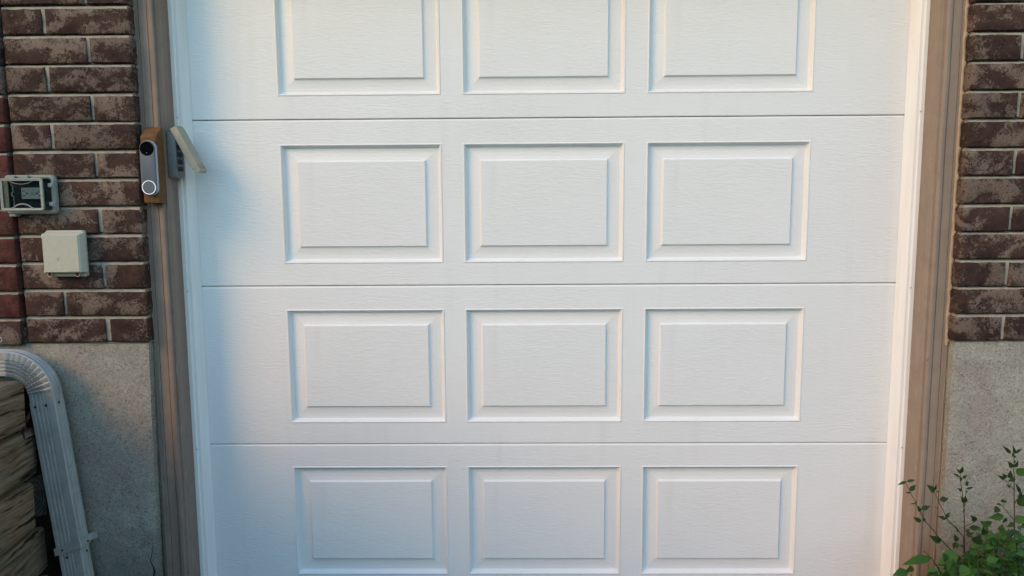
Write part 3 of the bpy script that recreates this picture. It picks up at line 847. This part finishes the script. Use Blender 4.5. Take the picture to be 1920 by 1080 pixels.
def screw_at(s, w, d, dirv, r=0.0042, parent=ds):
    b = bmesh.new(); cyl(b, on_pipe(s, w, d), dirv, r, 0.003, 10, r * .75)
    obj('screw', b, M['dark'], parent, True, 40)
F_ = (0, -1, 0); S_ = (NX, 0, NZ)
screw_at(0.016, -0.022, DD / 2 - .001, F_); screw_at(0.014, 0.011, DD / 2 - .001, F_); screw_at(0.012, WD / 2 - .001, 0.006, S_)
screw_at(0.470, -0.016, DD / 2 + .004, F_, .0036, st); screw_at(0.462, WD / 2 + .004, -0.006, S_, .0036, st)
screw_at(0.497, -0.010, DD / 2 * .93 - .001, F_); screw_at(0.492, WD / 2 * .93 - .001, -0.004, S_)
screw_at(-0.121, -0.110, WD * .2, F_, .003)
b = bmesh.new()          # little wire eye on the wall
n = 14
pe = at(0, 637, -0.176)
tube(b, [(pe.x + .007 * math.cos(2 * math.pi * i / n), pe.y - .001, pe.z + .007 * math.sin(2 * math.pi * i / n)) for i in range(n + 1)], [0.0015] * (n + 1), 5)
tube(b, [(pe.x - .007, pe.y - .001, pe.z), (pe.x - .03, pe.y, pe.z - .004)], [0.0015] * 2, 5)
tag(obj('wire_eye', b, M['screw'], None, True), 'tiny metal wire eye on the lowest red brick above the downspout elbow', 'hook')

# ------------------------------------------------------------------ timber retaining wall and the bank behind it
rw = thing('retaining_wall', 'weathered timber retaining wall left of the downspout', 'retaining wall')
ang = math.atan2(0.223, -1.0)                                             # along the wall, coming towards the camera
def timber_bm(L, h, d, seed, end_bev):
    """local: x along the wall away from the house, y into the bank, z up"""
    bm = bmesh.new(); n = max(6, int(L / 0.05)); rings = []
    for k in range(n + 1):
        x = L * k / n
        prof = []
        r = 0.013
        for (yy, zz) in ((0.0, r), (0.0, h * .3), (0.0, h * .55), (0.0, h * .8), (0.0, h - r), (r * .3, h - r * .3), (r, h), (d, h), (d, 0.0), (r, 0.0), (r * .3, r * .3)):
            q = mnoise.noise(Vector((x * 7, zz * 18, seed)))
            ex = 0.0
            if k == 0: ex = end_bev * (0.5 + mnoise.noise(Vector((zz * 25, yy * 25, seed)))) 
            prof.append(bm.verts.new((x + ex, yy + 0.0022 * q, zz + (0.0015 * q if zz in (0, h) else 0))))
        rings.append(prof)
    for a, b in zip(rings, rings[1:]):
        for i in range(len(a)):
            j = (i + 1) % len(a); bm.faces.new((a[i], a[j], b[j], b[i]))
    bm.faces.new(rings[0][::-1]); bm.faces.new(rings[-1])
    return bm
TH = 0.1565
tops = [0.842, 0.6875, 0.529, 0.371, 0.212, 0.054]
starts = [-0.262, -0.212, -0.262, -0.172, -0.150, -0.15]                   # y of the end next to the house
dirv = Vector((0.223, -1.0, 0.082)).normalized()
for k, (zt, ys_) in enumerate(zip(tops, starts)):
    o = obj('timber', timber_bm(2.75 + ys_, TH - 0.011, 0.14, k * 3 + 1, 0.008), M['timber'], rw, True, 50)
    xl = dirv; zl = Vector((0, 0, 1)); yl = zl.cross(xl).normalized() * -1; zl = xl.cross(yl) * 1
    if zl.z < 0: zl = -zl
    yl = zl.cross(xl)
    if yl.x > 0: yl = -yl
    mt = Matrix((xl, yl, zl)).transposed().to_4x4()
    y0 = ys_; x0 = -1.519 - (y0 + 0.46) * 0.223
    mt.translation = Vector((x0 + rnd.uniform(-.004, .003), y0, zt - TH - (y0 + 0.46) * 0.082))
    o.matrix_basis = mt
# cross tie whose sawn end shows beside the third timber
b = newbox(-0.05, 0.0, -0.033, 0.033, -0.068, 0.068, 0.006, 2)
o = obj('tie_end', b, M['endgrain'], rw, True, 40); o.location = (-1.592, -0.212, 0.437); o.rotation_euler = (0.0, 0, math.radians(-38))
# earth fill between timber ends and foundation, coloured near black as shade
bm = bmesh.new(); n = 14
g = [[bm.verts.new((-2.4 + (0.845 - 0.12 * (1 - i / n)) * 1.0 * j / n + 0.004 * mnoise.noise(Vector((i, j, 1))), -0.325 + 0.165 * i / n, 0.785 + 0.02 * mnoise.noise(Vector((i * .5, j * .5, 7))))) for j in range(n + 1)] for i in range(n + 1)]
for i in range(n):
    for j in range(n): bm.faces.new((g[i][j], g[i + 1][j], g[i + 1][j + 1], g[i][j + 1]))
per = [g[i][0] for i in range(n)] + [g[n][k] for k in range(n)] + [g[i][n] for i in range(n, 0, -1)] + [g[0][k] for k in range(n, 0, -1)]
bk = [bm.verts.new((v.co.x, v.co.y, -0.1)) for v in per]
for i in range(len(per)):
    j = (i + 1) % len(per); bm.faces.new((per[i], per[j], bk[j], bk[i]))
o = obj('shade_fill', bm, M['shade_soil'], None, True, 50); tag(o, kind='structure')
# the bank of soil the timbers hold
bm = bmesh.new(); nx, ny = 30, 40
g = [[None] * (ny + 1) for _ in range(nx + 1)]
for i in range(nx + 1):
    for j in range(ny + 1):
        y = -0.20 - 2.5 * j / ny; xf = -1.519 - (y + 0.46) * 0.223 - 0.13
        x = xf - 2.6 * i / nx
        z = 0.79 + 0.18 * (i / nx) + 0.035 * mnoise.noise(Vector((x * 5, y * 5, 2))) - (y + .46) * .082 * .5
        g[i][j] = bm.verts.new((x, y, z))
for i in range(nx):
    for j in range(ny): bm.faces.new((g[i][j], g[i + 1][j], g[i + 1][j + 1], g[i][j + 1]))
per = [g[i][0] for i in range(nx)] + [g[nx][k] for k in range(ny)] + [g[i][ny] for i in range(nx, 0, -1)] + [g[0][k] for k in range(ny, 0, -1)]
bk = [bm.verts.new((v.co.x, v.co.y, -0.2)) for v in per]
for i in range(len(per)):
    j = (i + 1) % len(per); bm.faces.new((per[i], per[j], bk[j], bk[i]))
o = obj('soil_bank', bm, M['grass_soil'], None, True, 50); tag(o, kind='structure')

# unseen trees added behind the camera to block bright horizon sky from reflections
b = bmesh.new(); RT = random.Random(17)
for i in range(14000):
    th = math.radians(RT.uniform(185, 355)); rr = RT.uniform(15, 19)
    hh = 3.3 + 1.5 * mnoise.noise(Vector((th * 5, 2, 0))) + 0.8 * mnoise.noise(Vector((th * 17, 5, 0)))
    p = Vector((rr * math.cos(th), rr * math.sin(th), hh * RT.random() ** .7))
    a = Vector((RT.uniform(-1, 1), RT.uniform(-1, 1), RT.uniform(-1, 1))).normalized() * RT.uniform(.2, .42); s2 = a.orthogonal().normalized() * a.length * .7
    b.faces.new([b.verts.new(v) for v in (p - a, p + s2, p + a, p - s2)])
tag(obj('glare_screen_trees', b, M['leaf2']), kind='stuff')
# unseen hedging added on the bank to shade the lower left of the door
SHADE_HEDGE_TOP = 1.21
shade_hedge = thing('shade_hedge', 'unseen green hedging added on the soil bank to shade the lower door', 'shade_hedge')
b = bmesh.new(); RH = random.Random(4)
for i in range(7000):
    y = RH.uniform(-2.75, -0.84); xf = -1.519 - (y + 0.46) * 0.223
    x = xf - 0.10 - 0.34 * RH.random(); top_ = SHADE_HEDGE_TOP + 0.05 * mnoise.noise(Vector((x * 6, y * 6, 4)))
    z = 0.80 + (top_ - 0.80) * RH.random() ** .8
    a = Vector((RH.uniform(-1, 1), RH.uniform(-1, 1), RH.uniform(-.6, 1))).normalized() * RH.uniform(.018, .032)
    s2 = a.orthogonal().normalized() * a.length * .55
    p = Vector((x, y, z)); vs4 = [b.verts.new(v) for v in (p - a, p + s2, p + a, p - s2)]
    b.faces.new(vs4)
tag(obj('foliage', b, M['leaf'], shade_hedge), kind='stuff')
for i in range(9):
    y = -0.95 - .21 * i; xf = -1.519 - (y + 0.46) * 0.223 - .26
    b = bmesh.new(); tube(b, [(xf, y, .75), (xf + .02, y + .03, 1.0), (xf - .01, y - .02, 1.28)], [.009, .007, .003], 6)
    obj('stem', b, M['stem'], shade_hedge, True)

# dry leaves caught between the upper timbers
b = bmesh.new(); R3 = random.Random(3)
for i in range(10):
    u, v = 36 + R3.gauss(0, 6), 806 + R3.gauss(0, 12)
    p = at(u, v, -0.285 + R3.uniform(-.008, .003)); p.x += 0.012
    a = Vector((R3.uniform(-1, 1) * .5, R3.uniform(-.4, .4), R3.uniform(.4, 1))).normalized() * R3.uniform(.010, .020)
    s = a.cross(Vector((0, 1, .3))).normalized() * R3.uniform(.003, .006)
    k1, k2, k3, k4 = [b.verts.new(q) for q in (p - a, p + s + Vector((0, -.003, 0)), p + a, p - s)]
    b.faces.new((k1, k2, k3)); b.faces.new((k1, k3, k4))
tag(obj('dry_leaves', b, M['dead']), 'dry red-brown leaves caught on the end of the upper timber', 'dry leaves')

# ------------------------------------------------------------------ weeds
def leaf_mesh(kind, seed):
    """unit leaf along +x, folded along the midrib, curved down, toothed"""
    R = random.Random(seed); bm = bmesh.new(); n = 8
    prof = {'ovate': [0.03, .15, .23, .26, .24, .19, .13, .065, 0.0], 'lance': [0.02, .08, .13, .15, .145, .12, .085, .045, 0.0], 'round': [0.04, .24, .34, .37, .34, .28, .20, .10, 0.0]}[kind]
    bend = R.uniform(.05, .30); fold = R.uniform(.15, .55)
    mid, lf, rt = [], [], []
    for i in range(n + 1):
        t = i / n; z = -bend * t * t + R.uniform(-.01, .01); w = prof[i] * (1 + (0.10 if i % 2 else -0.06))
        mid.append(bm.verts.new((t, 0, z)))
        if 0 < i < n:
            lf.append(bm.verts.new((t - .02, w, z + w * fold + R.uniform(-.02, .02)))); rt.append(bm.verts.new((t - .02, -w, z + w * fold + R.uniform(-.02, .02))))
    for side in (lf, rt):
        bm.faces.new((mid[0], mid[1], side[0]))
        for i in range(1, n - 1): bm.faces.new((mid[i], mid[i + 1], side[i], side[i - 1]))
        bm.faces.new((mid[n - 1], mid[n], side[-1]))
    bmesh.ops.recalc_face_normals(bm, faces=bm.faces)
    me = bpy.data.meshes.new('leaf'); bm.to_mesh(me); bm.free()
    for p in me.polygons: p.use_smooth = True
    return me
LM = {}
for kind in ('ovate', 'lance', 'round'):
    for s in range(4):
        for mk in ('leaf', 'leaf2'):
            me = leaf_mesh(kind, s + 7); me.materials.append(M[mk]); LM[kind, s, mk] = me
RL = random.Random(21)
def leaf(root, base, tip, kind='ovate', mk='leaf', tilt=None, wide=1.0):
    base, tip = Vector(base), Vector(tip); d = tip - base; L = d.length
    x = d.normalized()
    nrm = Vector((RL.uniform(-.5, .3), -1.0, RL.uniform(.1, 1.1))) if tilt is None else Vector(tilt)
    y = nrm.cross(x).normalized(); z = x.cross(y)
    o = bpy.data.objects.new('leaf', LM[kind, RL.randrange(4), mk]); COL.objects.link(o); o.parent = root
    mt = Matrix((x * L, y * L * wide, z * L)).transposed().to_4x4(); mt.translation = base
    o.matrix_basis = mt
    return o
def q(cx, cy, y): return at(1640 + cx / 4.154, 820 + cy / 4.154, y)
def stem(root, pts, r0, r1):
    b = bmesh.new(); n = len(pts)
    # rounded path with slight kinks
    fine = []
    for i in range(n - 1):
        for k in range(4):
            t = k / 4; p = pts[i].lerp(pts[i + 1], t); p = p + Vector((RL.uniform(-1, 1), RL.uniform(-1, 1), RL.uniform(-1, 1))) * .0009; fine.append(p)
    fine.append(pts[-1])
    m = len(fine); tube(b, fine, [r0 + (r1 - r0) * i / (m - 1) for i in range(m)], 6)
    return obj('stem', b, M['stem'], root, True)
weed = thing('weed_plant', 'leggy weed with thin leaning stalks and small leaves in front of the door frame', 'weed', group='weeds at the right foundation')
yA = -0.24
base = Vector((at(1806, 1100, -0.235).x, -0.235, 0.0))
stem(weed, [base, q(690, 960, -.235), q(600, 885, -.245), q(520, 800, -.25), q(400, 660, -.255), q(330, 535, -.26), q(245, 360, -.265)], .0024, .0009)
stem(weed, [q(694, 900, -.235), q(690, 775, -.235), q(560, 630, -.24), q(500, 500, -.24), q(465, 430, -.24)], .0018, .0008)
stem(weed, [base + Vector((.002, 0.004, 0)), q(695, 1000, -.232), q(700, 800, -.23), q(700, 640, -.23), q(690, 500, -.228), q(670, 330, -.225), q(664, 282, -.225)], .0026, .0008)
stem(weed, [q(700, 550, -.23), q(715, 400, -.235)], .0014, .0008)
stem(weed, [q(705, 695, -.23), q(790, 650, -.24), q(845, 655, -.245)], .0013, .0007)
stem(weed, [q(480, 1005, -.27), q(440, 940, -.28), q(395, 892, -.28)], .0016, .0008)
LA = [(250, 345, 180, 366, 'lance'), (250, 345, 322, 328, 'lance'), (275, 418, 322, 368, 'ovate'), (282, 432, 243, 428, 'lance'), (318, 518, 283, 516, 'lance'), (318, 514, 330, 500, 'lance'),
      (365, 560, 436, 534, 'ovate'), (352, 580, 345, 538, 'ovate'), (362, 658, 300, 622, 'ovate'), (388, 655, 378, 618, 'ovate'), (512, 818, 427, 764, 'ovate'), (516, 812, 512, 782, 'ovate'), (604, 905, 558, 876, 'ovate')]
LB = [(464, 428, 416, 368, 'ovate'), (468, 412, 482, 372, 'lance'), (476, 425, 512, 416, 'lance'), (505, 488, 582, 476, 'ovate'), (492, 556, 468, 538, 'lance'), (552, 638, 494, 612, 'ovate'), (552, 626, 588, 585, 'ovate'), (556, 640, 560, 610, 'ovate'), (650, 740, 634, 692, 'lance')]
LC = [(666, 282, 690, 230, 'ovate'), (660, 278, 638, 240, 'ovate'), (660, 306, 613, 280, 'lance'), (686, 318, 722, 295, 'ovate'), (672, 345, 668, 305, 'ovate'), (716, 380, 720, 335, 'ovate'), (722, 352, 738, 345, 'lance'), (676, 418, 654, 398, 'ovate'), (716, 402, 772, 388, 'lance'), (702, 428, 734, 418, 'lance'),
      (698, 512, 676, 460, 'ovate'), (702, 508, 708, 462, 'ovate'), (702, 560, 686, 580, 'lance'), (702, 664, 684, 650, 'lance'), (786, 650, 758, 614, 'ovate'), (790, 648, 800, 622, 'lance'), (845, 655, 858, 660, 'lance'), (738, 704, 832, 706, 'ovate'), (712, 764, 776, 740, 'ovate'), (714, 740, 740, 710, 'ovate'), (720, 770, 770, 775, 'ovate'), (640, 812, 626, 758, 'ovate'), (632, 815, 612, 872, 'ovate'), (640, 820, 645, 872, 'ovate'), (702, 858, 662, 840, 'ovate')]
for lst, y in ((LA, -.258), (LB, -.24), (LC, -.23)):
    for (bx_, by_, tx_, ty_, kd) in lst:
        yy = y + RL.uniform(-.006, .003)
        leaf(weed, q(bx_, by_, yy), q(tx_, ty_, yy - RL.uniform(-.004, .012)), kd, 'leaf2')
leaf(weed, q(440, 940, -.28), q(230, 968, -.30), 'lance', 'leaf', (0.1, -1, 1.6)); leaf(weed, q(402, 894, -.28), q(378, 888, -.28), 'lance', 'leaf2')
tall = thing('weed_plant', 'tallest weed, one straight upright stalk against the right foundation by the frame edge', 'weed', group='weeds at the right foundation')
yD = -0.25
stem(tall, [Vector((at(1903, 1100, yD).x, yD, 0.0)), q(1090, 1040, yD), q(1090, 800, yD), q(1088, 500, yD), q(1085, 300, yD), q(1082, 120, yD)], .0030, .0009)
stem(tall, [q(1086, 405, yD), q(1030, 345, yD - .01), q(1005, 326, yD - .012)], .0012, .0007)
stem(tall, [q(1084, 645, yD), q(1030, 575, yD - .01), q(980, 525, yD - .02)], .0013, .0007)
stem(tall, [q(1088, 520, yD), q(1135, 440, yD - .015), q(1163, 400, yD - .02)], .0013, .0008)
LD = [(1060, 126, 1003, 68, 'lance'), (1082, 130, 1083, 66, 'lance'), (1090, 126, 1150, 86, 'lance'), (1084, 150, 1072, 120, 'ovate'), (1086, 160, 1102, 140, 'ovate'), (1072, 238, 1044, 188, 'ovate'), (1090, 234, 1122, 184, 'ovate'), (1084, 200, 1098, 178, 'ovate'), (1006, 334, 962, 295, 'ovate'), (1020, 320, 998, 282, 'ovate'), (1046, 318, 1064, 260, 'round'), (1092, 318, 1046, 342, 'ovate'), (1056, 394, 1026, 366, 'ovate'),
      (1108, 290, 1185, 240, 'round'), (1132, 434, 1110, 368, 'lance'), (1130, 470, 1140, 425, 'ovate'), (1130, 535, 1178, 440, 'round'), (980, 500, 1038, 494, 'ovate'), (985, 526, 955, 516, 'lance'), (990, 528, 1015, 530, 'lance'), (965, 545, 936, 585, 'round'), (1006, 612, 888, 630, 'ovate'), (1026, 626, 1000, 674, 'ovate'), (1095, 655, 1180, 615, 'round'), (1090, 668, 1030, 700, 'ovate')]
for (bx_, by_, tx_, ty_, kd) in LD:
    yy = yD + RL.uniform(-.012, .003)
    leaf(tall, q(bx_, by_, yy), q(tx_, ty_, yy - RL.uniform(-.004, .015)), kd, 'leaf' if abs(tx_ - bx_) > 70 else 'leaf2')
bush = thing('weed_bush', 'low dense leafy weed clump at the foot of the right foundation', 'weed', group='weeds at the right foundation')
RB = random.Random(8)
def inside(cx, cy):
    top = [(380, 1080), (470, 1010), (560, 960), (690, 930), (760, 800), (850, 700), (960, 690), (1060, 660), (1200, 600), (1400, 620)]
    for (x0, y0), (x1, y1) in zip(top, top[1:]):
        if x0 <= cx <= x1: return cy > y0 + (y1 - y0) * (cx - x0) / (x1 - x0)
    return False
made = 0
for s_ in range(16):                                  # stalks of the clump
    cx, cy = 520 + 680 * s_ / 15, 760 + RB.uniform(-40, 160)
    if s_ < 5: cy = 990 + RB.uniform(0, 40)
    y = -0.22 - RB.uniform(0.0, .20); tip = q(cx, cy, y)
    b0 = Vector((tip.x + RB.uniform(-.05, .05), y + RB.uniform(-.02, .04), 0.0))
    stem(bush, [b0, b0.lerp(tip, .5) + Vector((RB.uniform(-.02, .02), 0, 0)), tip], .0022, .0009)
back = []
while made < 286:
    cx, cy = RB.uniform(400, 1240), RB.uniform(640, 1330)
    if not inside(cx, cy): continue
    if cx < 700 and cy < 1000 and RB.random() < .7: continue
    if cy < 900 and RB.random() < .35: continue
    y = -0.20 - RB.uniform(0, 1) ** .8 * .24
    a = RB.uniform(0, 2 * math.pi); L = RB.uniform(46, 108) * (1.15 if cy > 940 else .85)
    p0 = q(cx, cy, y); p1 = q(cx + L * math.cos(a), cy + L * .75 * math.sin(a), y - RB.uniform(-.01, .03))
    leaf(bush, p0, p1, RB.choice(['ovate', 'ovate', 'round', 'lance']), 'leaf' if RB.random() < .6 else 'leaf2', (RB.uniform(-.5, .5), -1, RB.uniform(.3, 2.0)))
    made += 1
b = bmesh.new()                                       # the leaves deep inside the clump
for i in range(950):
    cx, cy = RB.uniform(560, 1300), RB.uniform(760, 1340)
    if not inside(cx, cy - 40): continue
    p = q(cx, cy, -0.185 - RB.uniform(0, .14)); a = Vector((RB.uniform(-1, 1), RB.uniform(-.5, .1), RB.uniform(-.6, .8))).normalized() * RB.uniform(.008, .017)
    w_ = a.cross(Vector((RB.uniform(-.4, .4), -1, .6))).normalized() * a.length * .5
    b.faces.new([b.verts.new(v) for v in (p - a, p - a * .2 + w_, p + a, p - a * .2 - w_)])
tag(obj('inner_foliage', b, M['leaf'], bush), kind='stuff')
for (bx_, by_, tx_, ty_, kd) in [(690, 985, 495, 985, 'lance'), (640, 900, 500, 985, 'ovate'), (255, 1045, 148, 1070, 'ovate'), (262, 1050, 285, 1003, 'round'), (560, 1080, 640, 985, 'ovate'), (735, 1060, 740, 1000, 'round'), (650, 985, 720, 1060, 'ovate'), (500, 1075, 425, 1050, 'ovate')]:
    leaf(bush, q(bx_, by_, -.31), q(tx_, ty_, -.33), kd, 'leaf', (-.1, -1, 1.0))
b0 = Vector((at(1715, 1130, -.31).x, -.31, 0)); stem(bush, [b0, q(300, 1090, -.31), q(255, 1045, -.31)], .0018, .0008)

for o in [o for o in COL.objects if o.type == 'EMPTY' and o.parent is None]: settle(o)
